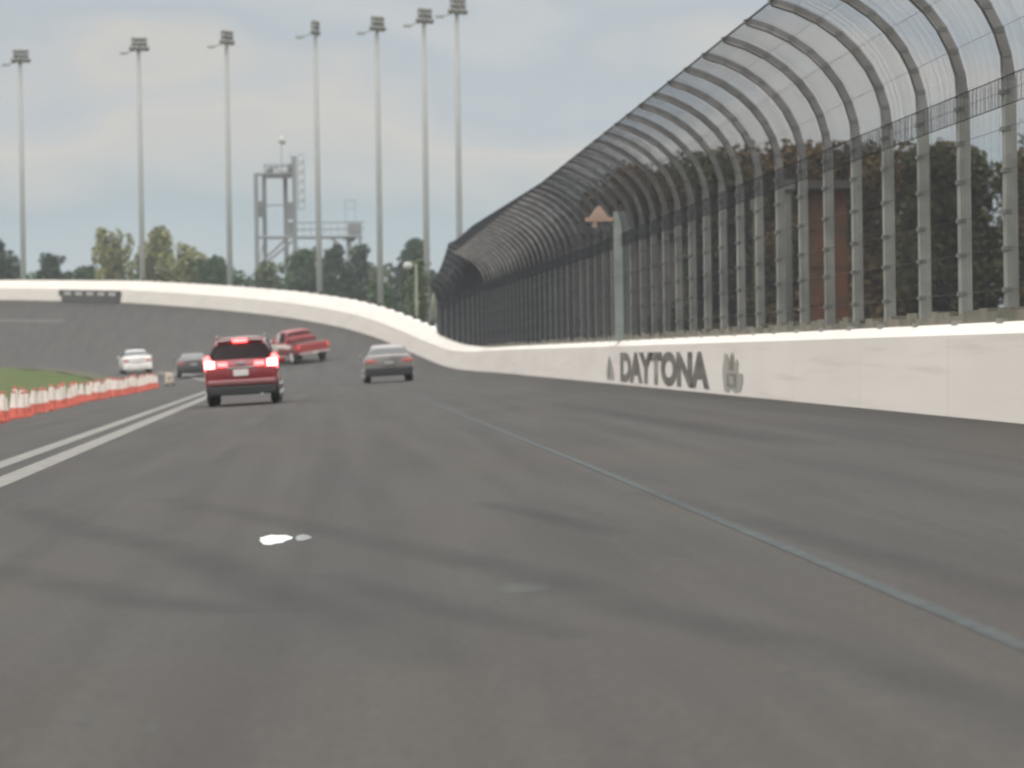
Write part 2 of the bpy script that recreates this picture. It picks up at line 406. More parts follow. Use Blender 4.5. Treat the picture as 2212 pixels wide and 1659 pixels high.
# ------------------------------------------------------------------ floodlight poles
def light_pole(i, bx, by, tx, tz, rot, label):
    root = empty('light_pole', (bx, by, -2.2), label, 'light pole', 'tall floodlight poles behind the turn wall')
    H = tz+2.2-.7; dx = tx-bx
    b = MB(); b.tube([(0, 0, 0), (dx*.5, 0, H*.5), (dx, 0, H)], [.30, .25, .18], 10); b.box(-.4, .4, -.4, .4, -.1, .25); b.build('pole', M_pole, root, True)
    hd = MB(); c, s = math.cos(rot), math.sin(rot)
    hd.tube([(dx-.75*c, -.75*s, H+.15), (dx+.75*c, .75*s, H+.15)], .07, 6)
    hd.tube([(dx-.6*c, -.6*s, H+.75), (dx+.6*c, .6*s, H+.75)], .06, 6)
    hd.tube([(dx, 0, H-.2), (dx, 0, H+1.1)], .1, 8)
    hd.tube([(dx, 0, H), (dx-1.25, .2, H-.32)], .06, 6)
    hd.box(dx-1.75, dx-1.05, 0, .4, H-.46, H-.26)
    hd.build('lamp_rack', M_lampgrey, root)
    k = 0
    lamps = [(dx+r*c, r*s-.18, z) for z in (H+.15, H+.6, H+1.0) for r in ((-.62, -.12, .42, .8) if z < H+.5 else (-.4, .12, .6))]
    
    for (x, y, z) in lamps:
        l = MB(); l.tube([(x, y+.1, z+.12), (x, y-.08, z), (x, y-.3, z-.16)], [.09, .21, .28], 10); l.build('floodlight', M_lampgrey, root, True)
pl = [((-28.8, 310), -28.75, 29.5), ((-16.92, 302), -16.95, 29.75), ((-8.54, 295), -8.5, 29.6), ((-.3, 288), -.34, 29.7), ((5.0, 280), 5.06, 29.2), ((8.8, 272), 8.92, 29.0), ((11.2, 262), 11.3, 28.7)]
lab = ['light pole farthest left in the photo, above the dark tree', 'light pole second from the left, rising between the two olive trees', 'light pole third from the left, standing alone left of the steel tower',
       'light pole just right of the steel tower, crossing its catwalk', 'light pole fifth from the left, right of the steel tower and its catwalk', 'light pole second from the right, beside the small street lamp', 'light pole farthest right, rising from behind the end of the catch fence']
for i, ((bx, by), tx, tz) in enumerate(pl): light_pole(i, bx, by, tx, tz, [.1, .2, .9, 1.3, .8, .7, .6][i], 'tall galvanised ' + lab[i])

def street_lamp():
    root = empty('street_lamp', (6.65, 228, -2.2), 'small pale street lamp with a round head left of a light pole', 'street lamp')
    b = MB(); b.tube([(0, 0, 0), (0, 0, 8.6)], [.11, .07], 8); b.build('pole', mat('lamp_pole_green', (.22, .25, .18), .7), root, True)
    b = MB(); b.tube([(0, 0, 8.5), (-.25, 0, 8.75), (-.6, 0, 8.72)], .05, 6); b.build('arm', M_galv, root)
    b = MB(); b.tube([(-.25, 0, 8.45), (-.45, 0, 8.5), (-.75, 0, 8.5), (-.9, 0, 8.45)], [.12, .27, .27, .12], 8); b.build('lamp_head', mat('lamp_head', (.45, .45, .43), .5), root, True)
street_lamp()

# ------------------------------------------------------------------ steel sign tower and catwalk
def tower():
    X0, Y = -8.65, 420
    root = empty('steel_tower', (X0, Y, -2.2), 'grey steel frame tower with platform and catwalk beyond the turn', 'tower')
    st = mat('tower_steel', (.20, .21, .215), .7, var=.08); lt = mat('tower_light_steel', (.22, .235, .235), .7, var=.06)
    g = 2.2
    def L3(x, y, z): return (x-X0, y, z+g)
    def part(name, bars, m, boxes=()):
        b = MB()
        for (p, q, r) in bars: b.bar(L3(*p), L3(*q), r)
        for (x0, x1, y0, y1, z0, z1) in boxes: b.box(x0-X0, x1-X0, y0, y1, z0+g, z1+g)
        return b.build(name, m, root)
    for (x, y, z1) in ((-8.55, 0, 24), (-7.55, 3, 24), (-4.75, 3, 24), (-3.55, 0, 26.2)):
        part('column', [((x, y, -2.2), (x, y, z1), .40)], st)
    bars = [((-8.5, 0, 23.9), (-3.5, 0, 23.9), .2), ((-7.5, 3, 23.9), (-4.7, 3, 23.9), .2), ((-7.5, 0, 24.9), (-3.5, 0, 24.9), .1), ((-7.5, 0, 24), (-6.3, 0, 24.9), .08), ((-6.3, 0, 24.9), (-5, 0, 24), .08), ((-5, 0, 24), (-3.6, 0, 24.9), .08)]
    part('platform', bars, st, [(-7.5, -3.5, 0, 3, 23.5, 23.95), (-4.4, -3.4, .2, 2.5, 24, 25.1), (-7.2, -6.2, .3, 2.2, 24, 24.6)])
    part('railing', [((x, -.1, 24), (x, -.1, 25.2), .05) for x in (-7.4, -6.6, -5.8, -5.0, -4.2)]+[((-7.5, -.1, 25.2), (-3.5, -.1, 25.2), .05)], lt)
    part('mast', [((-5.2, 1.5, 24), (-5.2, 1.5, 27.6), .07), ((-4.0, 1, 25), (-4.0, 1, 27), .04)], lt)
    b = MB(); b.tube([L3(-5.4, 1.5, 28.0), L3(-5.1, 1.5, 28.4), L3(-4.7, 1.5, 28.0)], [.35, .62, .3], 8); b.build('dish', mat('dish_pale', (.42, .45, .40), .8), root, True)
    part('cross_beam', [((-8.5, 0, 19.8), (-3.6, 0, 19.8), .09), ((-8.5, 0, 15.6), (-3.5, 0, 15.6), .17), ((-7.5, 3, 15.6), (-4.7, 3, 15.6), .12)], st)
    part('brace', [((-4.6, 0, 15.5), (-8.4, 0, 12.0), .15), ((-3.6, 0, 15.3), (-7.5, 0, 12.2), .15), ((-8.5, 0, 12), (-7.6, 3, 15.4), .08)], st)
    for bx_ in [(-8.3, -7.5, 1.3, 1.5, 18.3, 20.4), (-4.75, -3.6, 1.4, 1.6, 15.65, 17.6), (-4.55, -3.75, .5, .7, 17.9, 20.2)]: part('panel', [], lt, [bx_])
    lad = [((x, .2, 19.2), (x, .2, 26.2), .07) for x in (-3.1, -2.25)]+[((-3.1, .2, z), (-2.25, .2, z+(.5 if k % 2 else 0)), .06) for k, z in enumerate(np.arange(19.3, 26.2, .62))]
    part('ladder_frame', lad, lt)
    cw = [((-3.4, 0, 15.55), (5.3, 0, 15.55), .17), ((-3.4, 2, 15.55), (5.3, 2, 15.55), .15)]
    part('catwalk_beam', cw, st, [(-3.3, 5.2, .05, 1.95, 15.5, 15.62)])
    rl = [((-3.4, y, z), (5.6, y, z), .05) for y in (0, 2) for z in (16.6, 17.5)]+[((x, y, 15.6), (x, y, 17.5), .045) for y in (0, 2) for x in np.arange(-3.3, 5.7, .9)]
    part('catwalk_railing', rl, lt)
    part('control_box', [((4.0, .5, 15.8), (4.0, .5, 17.4), .06)], mat('cabin_grey', (.25, .26, .26), .7), [(3.3, 5.2, .3, 1.7, 15.75, 17.3)])
    part('antenna', [((3.1, 1, 17.5), (3.1, 1, 20.4), .05), ((4.4, 1, 17.5), (4.4, 1, 20.3), .04), ((3.0, 1, 20.3), (4.5, 1, 20.3), .05), ((3.0, 1, 19.3), (4.5, 1, 19.3), .04)], lt)
    for x in (3.5, 4.95): part('column', [((x, 1 if x < 4 else 0, -2.2), (x, 1 if x < 4 else 0, 15.5), .45 if x < 4 else .3)], st)
    part('brace', [((1.2, 0, 15.5), (2.7, .6, 14.0), .16), ((2.8, .6, 15.5), (4.3, .6, 15.1), .25)], st)
tower()

# ------------------------------------------------------------------ trees
def leafmat(name, c1, c2, scale=.5):
    m = mat(name, c1, .8, col2=c2, scale=scale, spec=.15)
    return m
def crown_mesh(rnd, lobes, n, leaf, aspect=1.0):
    """lobes: (x,y,z,rx,rz); leaves as small bent quads spread through the shells of the lobes"""
    V = []; F = []; wts = [l[3]*l[4] for l in lobes]
    for _ in range(n):
        l = rnd.choices(lobes, wts)[0]
        d = Vector((rnd.gauss(0, 1), rnd.gauss(0, 1), rnd.gauss(0, 1))).normalized()
        r = .45+.62*rnd.random()**.6
        if rnd.random() < .06: r *= 1.15
        p = Vector((l[0]+d.x*l[3]*r, l[1]+d.y*l[3]*r, l[2]+d.z*l[4]*r))
        a = Vector((rnd.gauss(0, 1), rnd.gauss(0, 1), rnd.gauss(0, .7))).normalized(); b = a.orthogonal().normalized()
        b = (b*math.cos(1)+a.cross(b)*math.sin(rnd.random()*6)).normalized()
        sz = leaf*(.5+rnd.random()); k = len(V)
        V += [p-a*sz*aspect, p-b*sz*.5, p+a*sz*aspect+Vector((0, 0, -.1*sz)), p+b*sz*.5]; F.append((k, k+1, k+2, k+3))
    return V, F
def tree(name, x, y, zb, top, wd, zlow, m, label, seed, n=2600, leaf=.32, shape='round', group=None, cat='tree', nl=18):
    rnd = random.Random(seed); root = empty(name, (x, y, zb), label, cat, group)
    H = top-zb; zl = zlow-zb; lobes = []
    for k in range(nl):
        t = (k+.5)/nl
        z = zl+(H-zl)*t
        if shape == 'round': env = math.sin(math.pi*min(1, .22+.68*t))
        elif shape == 'spire': env = .95-.75*t
        elif shape == 'ragged': env = 1.0-.55*t
        else: env = 1.0-.35*t
        rr = wd*(.52 if shape == 'ragged' else .42)*env; a = rnd.random()*6.28; q = rr*(.25+.55*rnd.random())
        rx = max(.35, wd*((.10 if shape == 'ragged' else .15)+.1*rnd.random())*(1.05-.3*t)); rz = rx*(1.7 if shape == 'ragged' else .9)
        lobes.append((math.cos(a)*q, math.sin(a)*q, min(z, H-rz*.9), rx, rz))
    lobes.append((0, 0, (zl+H)/2, wd*.26, (H-zl)*.4))
    for k in range(9 if shape == 'ragged' else 5):      # small shoots that break the outline
        a = rnd.random()*6.28; q = wd*rnd.uniform(.15, .5); t = rnd.uniform(.45, 1.0)
        lobes.append((math.cos(a)*q, math.sin(a)*q, zl+(H-zl)*t*(1.02-.35*q/wd), wd*.055+.12, wd*.055+.12+(.75 if shape == 'ragged' else .15)))
    b = MB(); b.tube([(0, 0, -.2), (wd*.02, 0, H*.35), (-wd*.02, 0, H*.75)], [max(.12, wd*.035), max(.1, wd*.028), .06], 7)
    for l in lobes[:6]: b.tube([(0, 0, max(.3, (l[2])*.55)), (l[0]*.6, l[1]*.6, l[2]*.85), (l[0], l[1], l[2])], [.12, .08, .03], 5)
    b.build('trunk', M_bark, root)
    V, F = crown_mesh(rnd, lobes, n, leaf)
    mesh('crown', V, F, m, root)
    return root
ML_dark = leafmat('leaf_dark', (.028, .055, .032), (.055, .09, .05))
ML_mid = leafmat('leaf_mid', (.042, .088, .036), (.070, .120, .055))
ML_olive = leafmat('leaf_olive', (.17, .185, .075), (.27, .27, .13))
ML_light = leafmat('leaf_light', (.09, .12, .06), (.15, .17, .10))
ML_wood = leafmat('leaf_wood', (.062, .048, .015), (.115, .072, .030), .35)
ML_woodg = leafmat('leaf_wood_green', (.040, .046, .016), (.070, .068, .028), .35)
G = -2.3
far = [('tree', -38.3, 380, 14.2, 7.5, 6.5, ML_dark, 'dark tree at the left edge behind the leftmost light pole', 'round', 3600),
 ('tree', -32.4, 384, 12.6, 5.0, 6.0, ML_dark, 'dark tree just right of the leftmost light pole', 'round', 2400),
 ('tree', -24.8, 376, 15.3, 5.6, 6.0, ML_olive, 'olive yellow tree left of the second light pole', 'ragged', 2600),
 ('tree', -19.2, 378, 15.5, 6.6, 6.0, ML_olive, 'tall olive yellow tree behind the second light pole', 'ragged', 3400),
 ('tree', -15.6, 372, 13.0, 6.0, 5.0, ML_olive, 'shorter olive tree right of the second light pole', 'ragged', 2400),
 ('bush', -12.4, 370, 11.6, 5.2, 6.0, ML_mid, 'low green bush left of the third light pole', 'round', 2400),
 ('bush', -28.6, 386, 11.2, 6.8, 6.0, ML_mid, 'low green hedge bush between the dark and the olive trees', 'round', 2200),
 ('bush', -6.3, 374, 11.0, 4.8, 5.5, ML_light, 'pale green bush below the steel tower', 'round', 2000),
 ('tree', -2.6, 382, 12.8, 7.0, 4.0, ML_mid, 'green tree left of the fourth light pole below the catwalk', 'round', 4200),
 ('tree', 1.6, 378, 13.0, 5.0, 4.0, ML_dark, 'dark green tree right of the fourth light pole below the catwalk', 'round', 3200),
 ('tree', 4.4, 384, 13.3, 4.8, 3.0, ML_dark, 'dark tree under the right end of the catwalk', 'round', 3200),
 ('bush', 6.3, 372, 10.3, 3.6, 3.0, ML_light, 'pale olive bush left of the fifth light pole', 'round', 1800),
 ('tree', 11.2, 388, 13.9, 8.2, 1.5, ML_dark, 'big dark tree behind the small street lamp', 'round', 6500)]
for i, (nm, x, y, top, wd, zl, m, lb, sh, n) in enumerate(far):
    tree(nm, x, y, G, top, wd, zl, m, lb, 100+i, n, .30, sh, cat='tree' if nm == 'tree' else 'bush')
tree('bush', 7.6, 262, G, 7.6, 3.6, 2.2, ML_light, 'tall pale green bush below the small street lamp', 131, 2200, .22, 'round', cat='bush')
tree('bush', 5.3, 285, G, 6.5, 2.6, 3.0, ML_mid, 'small green bush behind the wall at the fifth light pole', 132, 1300, .22, 'round', cat='bush')
def hedge():
    rnd = random.Random(11); lobes = []
    for k in range(90):
        x = -46+k*.68; lobes.append((x, 392+rnd.uniform(-3, 3), 9.3-max(0, k-45)*.05+rnd.uniform(-.9, .7), 1.2+rnd.random()*.9, 1.0+rnd.random()*.6))
        lobes.append((x, 390+rnd.uniform(-3, 3), 5.5+rnd.uniform(-1, 1), 1.6, 2.6))
    V, F = crown_mesh(rnd, lobes, 22000, .34)
    tag(mesh('undergrowth', V, F, ML_mid), 'low green undergrowth behind the turn wall', 'undergrowth', kind='stuff')
hedge()
def palm():
    root = empty('palm_tree', (9.3, 250, G), 'small palm with pale drooping dead fronds beside the catch fence end', 'palm')
    b = MB(); b.tube([(0, 0, 0), (.1, 0, 4), (0, 0, 7.4)], [.2, .17, .14], 8); b.build('trunk', M_bark, root)
    rnd = random.Random(4); V = []; F = []
    for k in range(34):
        a = k*2.4; r = .7+.3*rnd.random(); dr = 2.4+rnd.random(); pts = []
        for j in range(7):
            t = j/6; pts.append(Vector((math.cos(a)*r*math.sin(t*1.5), math.sin(a)*r*math.sin(t*1.5), 7.5+.5*math.sin(t*2.6)-dr*t**1.8)))
        side = Vector((-math.sin(a), math.cos(a), 0))
        for j in range(6):
            w0 = .10*math.sin(math.pi*(j+.3)/6.6)+.03; w1 = .10*math.sin(math.pi*(j+1.3)/6.9)+.02; q = len(V)
            V += [pts[j]-side*w0, pts[j]+side*w0, pts[j+1]+side*w1, pts[j+1]-side*w1]; F.append((q, q+1, q+2, q+3))
    mesh('frond_crown', V, F, leafmat('dry_frond', (.24, .25, .20), (.34, .34, .28)), root)
palm()

# woods behind the fence, seen dimly through it: three mature trees copied
protos = []
for k in range(3):
    protos.append(tree('tree', 0, 0, 0, 12.5, [8.5, 7.2, 9.5][k], 1.2, [ML_wood, ML_woodg, ML_wood][k], 'dark dense tree in the wood seen through the catch fence', 200+k, 11000, .19, 'box', 'trees in the wood behind the catch fence', nl=26))
rnd = random.Random(21); used = [False]*3
spots = []
for k, (x, y, h) in enumerate([(37, 150, 11.6), (32.5, 143, 9.6), (27.5, 150, 9.9), (23.5, 158, 10.4), (20.3, 166, 10.6), (17.6, 174, 10.4), (40, 166, 13.2), (33.5, 172, 11.2), (28.5, 178, 11.6), (24, 184, 12), (19, 184, 11), (16.6, 176, 9.3), (30, 124, 8.6), (25.5, 128, 8.4), (21.5, 134, 8.8), (44, 158, 13), (18.6, 146, 8.6), (35, 130, 9.2), (16.6, 156, 8.8), (31, 112, 6.8), (41, 147, 13.8), (36.5, 136, 11.6), (38.5, 141, 12.8)]):
    p = protos[k % 3]; o = p if not used[k % 3] else copy_tree(p); used[k % 3] = True
    o.location = (x, y, G); s = h+2.0; o.scale = (s/12.5*1.05, s/12.5*1.05, s/12.5); o.rotation_euler = (0, 0, rnd.random()*6)
def thicket():
    rnd = random.Random(15); lobes = []
    for k in range(120):
        y = 70+k*1.3; x = 12.5+(y-70)*.05+rnd.uniform(0, 12)+max(0, 150-y)*.12; lobes.append((x, y, -1+rnd.uniform(-.6, 2.2), 1.6, 1.5))
    V, F = crown_mesh(rnd, lobes, 26000, .17)
    tag(mesh('thicket', V, F, ML_wood), 'low dark brown thicket at the foot of the wood behind the fence', 'thicket', kind='stuff')
thicket()

# ------------------------------------------------------------------ buildings behind the fence
def shed(name, x0, x1, y0, y1, zt, rz, m, mr, label, door=True):
    root = empty(name, ((x0+x1)/2, (y0+y1)/2, G), label, 'building'); cx, cy = (x0+x1)/2, (y0+y1)/2; hx, hy = (x1-x0)/2, (y1-y0)/2
    b = MB(); b.box(-hx, hx, -hy, hy, 0, zt-G)
    for z in np.arange(1.2, zt-G-.3, 1.3): b.box(-hx-.04, hx+.04, -hy-.04, hy+.04, z, z+.07)
    b.build('wall', m, root)
    h = zt-G; V = [(-hx-.5, -hy-.5, h+.003), (hx+.5, -hy-.5, h+.003), (hx+.5, hy+.5, h+.003), (-hx-.5, hy+.5, h+.003), (-hx-.5, 0, rz-G), (hx+.5, 0, rz-G)]
    mesh('roof', V, [(0, 3, 2, 1), (0, 1, 5, 4), (2, 3, 4, 5), (0, 4, 3), (1, 2, 5)], mr, root)
    mg = mat('dull_glass', (.05, .055, .06), .15)
    for k in range(3 if door else 0):
        b = MB(); xx = -hx+hx*2*(k+.5)/3; b.box(xx-.5, xx+.5, -hy-.07, -hy-.01, 2.6, 3.9); b.build('window', mg, root)
    if door: b = MB(); b.box(-hx*.3, hx*.1, -hy-.08, -hy-.01, 0.02, 2.2); b.build('door', M_dark, root)
shed('red_building', 17.1, 18.2, 110, 113, 5.5, 5.9, mat('rust_red_cladding', (.15, .052, .03), .9, col2=(.075, .052, .026), scale=.8, spec=.1), mat('matte_dark_roof', (.03, .025, .022), .95, spec=.05), 'narrow rust red building among the trees behind the fence', False)
shed('brown_building', 10.9, 20.2, 152, 166, 5.6, 6.3, mat('brown_cladding', (.17, .14, .12), .85, var=.15), mat('dark_roof', (.035, .03, .03), .8), 'low brown building with dark roof behind the dense part of the fence')
def service_pole(x, y, top, r, m, label):
    root = empty('service_pole', (x, y, G), label, 'pole')
    b = MB(); b.tube([(0, 0, 0), (0, 0, top-G)], r, 8); b.build('pole', m, root, True)
    b = MB(); b.box(-r*1.5, r*1.5, -r*1.5, r*1.5, top-G-.3, top-G+.02); b.build('fitting', M_clamp, root)
service_pole(14.6, 100, 5.3, .17, mat('service_pole_grey', (.13, .13, .12), .85, spec=.1), 'thick grey service pole behind the fence, left of the red building')
service_pole(13.4, 98, 4.6, .12, mat('olive_pole', (.11, .11, .07), .85), 'thinner olive service pole behind the fence, left of the thick grey one')

# ------------------------------------------------------------------ cones
def cones():
    mo = mat('cone_orange', (.50, .10, .065), .6, var=.12, scale=6); mw = mat('cone_white', (.68, .60, .54), .5, var=.08)
    lab_ = 'orange and white traffic cone in the row along the pit lane'
    root = empty('traffic_cone', (0, 0, 0), lab_, 'traffic cone', 'traffic cones in a row beside the grass')
    b = MB(); b.box(-.2, .2, -.2, .2, 0, .045); b.tube([(0, 0, .04), (0, 0, .1)], [.17, .15], 10); b.build('base', mo, root)
    b = MB(); b.tube([(0, 0, .1), (0, 0, .27)], [.135, .105], 12, cap=False); b.build('body', mo, root, True)
    b = MB(); b.tube([(0, 0, .27), (0, 0, .64)], [.107, .06], 12, cap=False); b.build('reflective_collar', mw, root, True)
    b = MB(); b.tube([(0, 0, .64), (0, 0, .70)], [.058, .04], 12); b.build('tip', mo, root, True)
    rn = random.Random(2); y = 64.0; k = 0
    while y < 150:
        t = (y-76)/34; x = -7.71-.76*min(1.15, t) if y < 110 else -8.47+.56*(y-110)/42
        x += rn.uniform(-.16, .16); yy = y+rn.uniform(-.2, .2)
        o = root if k == 0 else copy_tree(root); o.location = (x, yy, zxy(x, yy)+.001)
        o.rotation_euler = (rn.uniform(-.08, .08), .0437+rn.uniform(-.08, .08), rn.random()*3); s_ = rn.uniform(.9, 1.08); o.scale = (s_, s_, s_*rn.uniform(.93, 1.06))
        k += 1; y += .98+(rn.random()-.3)*.5
cones()
def barrel():
    x, y = -7.35, 152.5
    root = empty('traffic_barrel', (x, y, zxy(x, y)), 'pale barrel at the far end of the cone row', 'barrel'); root.scale = (.8, .8, .8)
    b = MB(); b.tube([(0, 0, .08), (0, 0, .3), (0, 0, .32), (0, 0, .62), (0, 0, .64), (0, 0, .82)], [.29, .28, .265, .26, .245, .22], 14); b.build('drum', mat('barrel_cream', (.36, .30, .24), .6), root, True)
    b = MB(); b.tube([(0, 0, 0), (0, 0, .09)], [.4, .34], 14); b.build('rubber_base', M_dark, root)
    b = MB(); b.tube([(-.02, -.262, .5), (-.02, -.29, .5)], .06, 10); b.build('reflector', M_dark, root)
barrel()

# ------------------------------------------------------------------ vehicles
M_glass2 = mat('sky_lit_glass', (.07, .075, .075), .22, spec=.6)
M_tyre = mat('tyre', (.018, .018, .018), .85); M_rim = mat('rim', (.42, .42, .43), .35, .6)
M_glass = mat('car_glass', (.012, .006, .008), .4, spec=.08)
M_trim = mat('black_trim', (.02, .02, .021), .6)
M_plate = mat('number_plate', (.62, .58, .56), .5, var=.04)
class Car:
    """lofted body; stations (y, z_bottom, z_belt, z_top, half width, half roof width) from tail to nose"""
    def __init__(s, root, st, paint, floor=M_trim, zsk=.0):
        s.st = st; s.root = root
        ys = sorted(set([q[0] for q in st]+[st[i][0]+(st[i+1][0]-st[i][0])*f for i in range(len(st)-1) for f in (.5,)]))
        V = []; F = []; mi = []; n = None
        for y in ys:
            h = s.half(y); n = len(h)*2-2
            V += [(x, y, z) for x, z in h]+[(-x, y, z) for x, z in h[-2:0:-1]]
        for i in range(len(ys)-1):
            for j in range(n):
                F.append((i*n+j, (i+1)*n+j, (i+1)*n+(j+1) % n, i*n+(j+1) % n)); z = (V[i*n+j][2]+V[i*n+(j+1) % n][2])/2
                mi.append(1 if z < zsk else 0)
        F.append(tuple(range(n))); F.append(tuple(range(len(V)-1, len(V)-n-1, -1))); mi += [0, 0]
        b = mesh('body', V, F, [paint, floor], root, True, mi)
        md = b.modifiers.new('e', 'EDGE_SPLIT'); md.split_angle = R(38)
        s.paint = paint
    def par(s, y):
        st = s.st
        if y <= st[0][0]: return st[0][1:]
        for a, b in zip(st, st[1:]):
            if y <= b[0]:
                t = (y-a[0])/(b[0]-a[0]); return tuple(a[k]+(b[k]-a[k])*t for k in range(1, 6))
        return st[-1][1:]
    def half(s, y):
        zb, zs, zt, w_, wr = s.par(y); d = zs-zb; g = zt-zs
        return [(0, zb), (w_*.86, zb), (w_*.955, zb+d*.07), (w_*.99, zb+d*.3), (w_, zb+d*.55), (w_*.985, zb+d*.82), (w_*.94, zs), (wr+(w_*.94-wr)*.45, zs+g*.45), (wr+(w_*.94-wr)*.08, zs+g*.85), (wr*.9, zs+g*.965), (wr*.55, zt), (0, zt+.012)]
    def patch(s, name, ys, idx, m, off=(0, 0, 0), mirror=1, parent=None):
        V = []; F = []; n = len(idx)
        for y in ys:
            h = s.half(y)
            for i in idx:
                k = int(math.floor(i)); f = i-k; p = h[k]; q = h[min(k+1, len(h)-1)]
                V.append(((p[0]+(q[0]-p[0])*f+off[0])*mirror, y+off[1], p[1]+(q[1]-p[1])*f+off[2]))
        for i in range(len(ys)-1):
            for j in range(n-1): F.append((i*n+j, (i+1)*n+j, (i+1)*n+j+1, i*n+j+1))
        return mesh(name, V, F, m, parent or s.root, True)
    def across(s, name, ys, idx, m, off):
        V = []; F = []; n = 0
        for y in ys:
            h = s.half(y); row = []
            for i in idx:
                k = int(math.floor(i)); f = i-k; p = h[k]; q = h[min(k+1, len(h)-1)]; row.append((p[0]+(q[0]-p[0])*f, p[1]+(q[1]-p[1])*f))
            full = [(-x, z) for x, z in row]+[(x, z) for x, z in row[::-1]]; n = len(full)
            V += [(x, y+off[1], z+off[2]) for x, z in full]
        for i in range(len(ys)-1):
            for j in range(n-1): F.append((i*n+j, (i+1)*n+j, (i+1)*n+j+1, i*n+j+1))
        return mesh(name, V, F, m, s.root, True)
    def wheels(s, ya, yb, tr, r=.34, wd=.23, rimm=None):
        for y in (ya, yb):
            for sx in (-1, 1):
                x = tr*sx; b = MB(); a = x-sx*wd/2
                prof = [(0, r*.80), (.03, r*.97), (.08, r), (wd-.08, r), (wd-.03, r*.97), (wd, r*.80)]
                b.tube([(a+sx*p, y, r) for p, _ in prof], [q for _, q in prof], 20)
                w_ = b.build('wheel', M_tyre, s.root, True)
                c = MB(); xo = x+sx*(wd/2+.003)
                c.tube([(xo-sx*.02, y, r), (xo, y, r)], [r*.66, r*.62], 16)
                for k in range(5):
                    t = k*2*math.pi/5; c.bar((xo+sx*.008, y, r), (xo+sx*.008, y+math.cos(t)*r*.6, r+math.sin(t)*r*.6), .025)
                c.build('rim', rimm or M_rim, w_)
    def box(s, name, x0, x1, y0, y1, z0, z1, m, mirror=False, parent=None, bev=0):
        for sx in ((1, -1) if mirror else (1,)):
            b = MB(); a, c = sorted((x0*sx, x1*sx)); b.box(a, c, y0, y1, z0, z1); o = b.build(name, m, parent or s.root)
            if bev: md = o.modifiers.new('b', 'BEVEL'); md.width = bev; md.segments = 2
        return o
def place(root, x, y, yaw):
    """rest the vehicle on the banked surface, nose turned left by yaw"""
    e = .9; fx, fy = -math.sin(yaw), math.cos(yaw)
    f = Vector((fx*2*e, fy*2*e, zxy(x+fx*e, y+fy*e)-zxy(x-fx*e, y-fy*e))).normalized()
    r = Vector((fy*2*e, -fx*2*e, zxy(x+fy*e, y-fx*e)-zxy(x-fy*e, y+fx*e))).normalized()
    u = r.cross(f).normalized(); r = f.cross(u)
    root.matrix_world = Matrix(((r.x, f.x, u.x, x), (r.y, f.y, u.y, y), (r.z, f.z, u.z, zxy(x, y)+.004), (0, 0, 0, 1)))
def lampmat(name, col, e, st): return mat(name, col, .25, emis=e, est=st, var=.02, spec=.6)

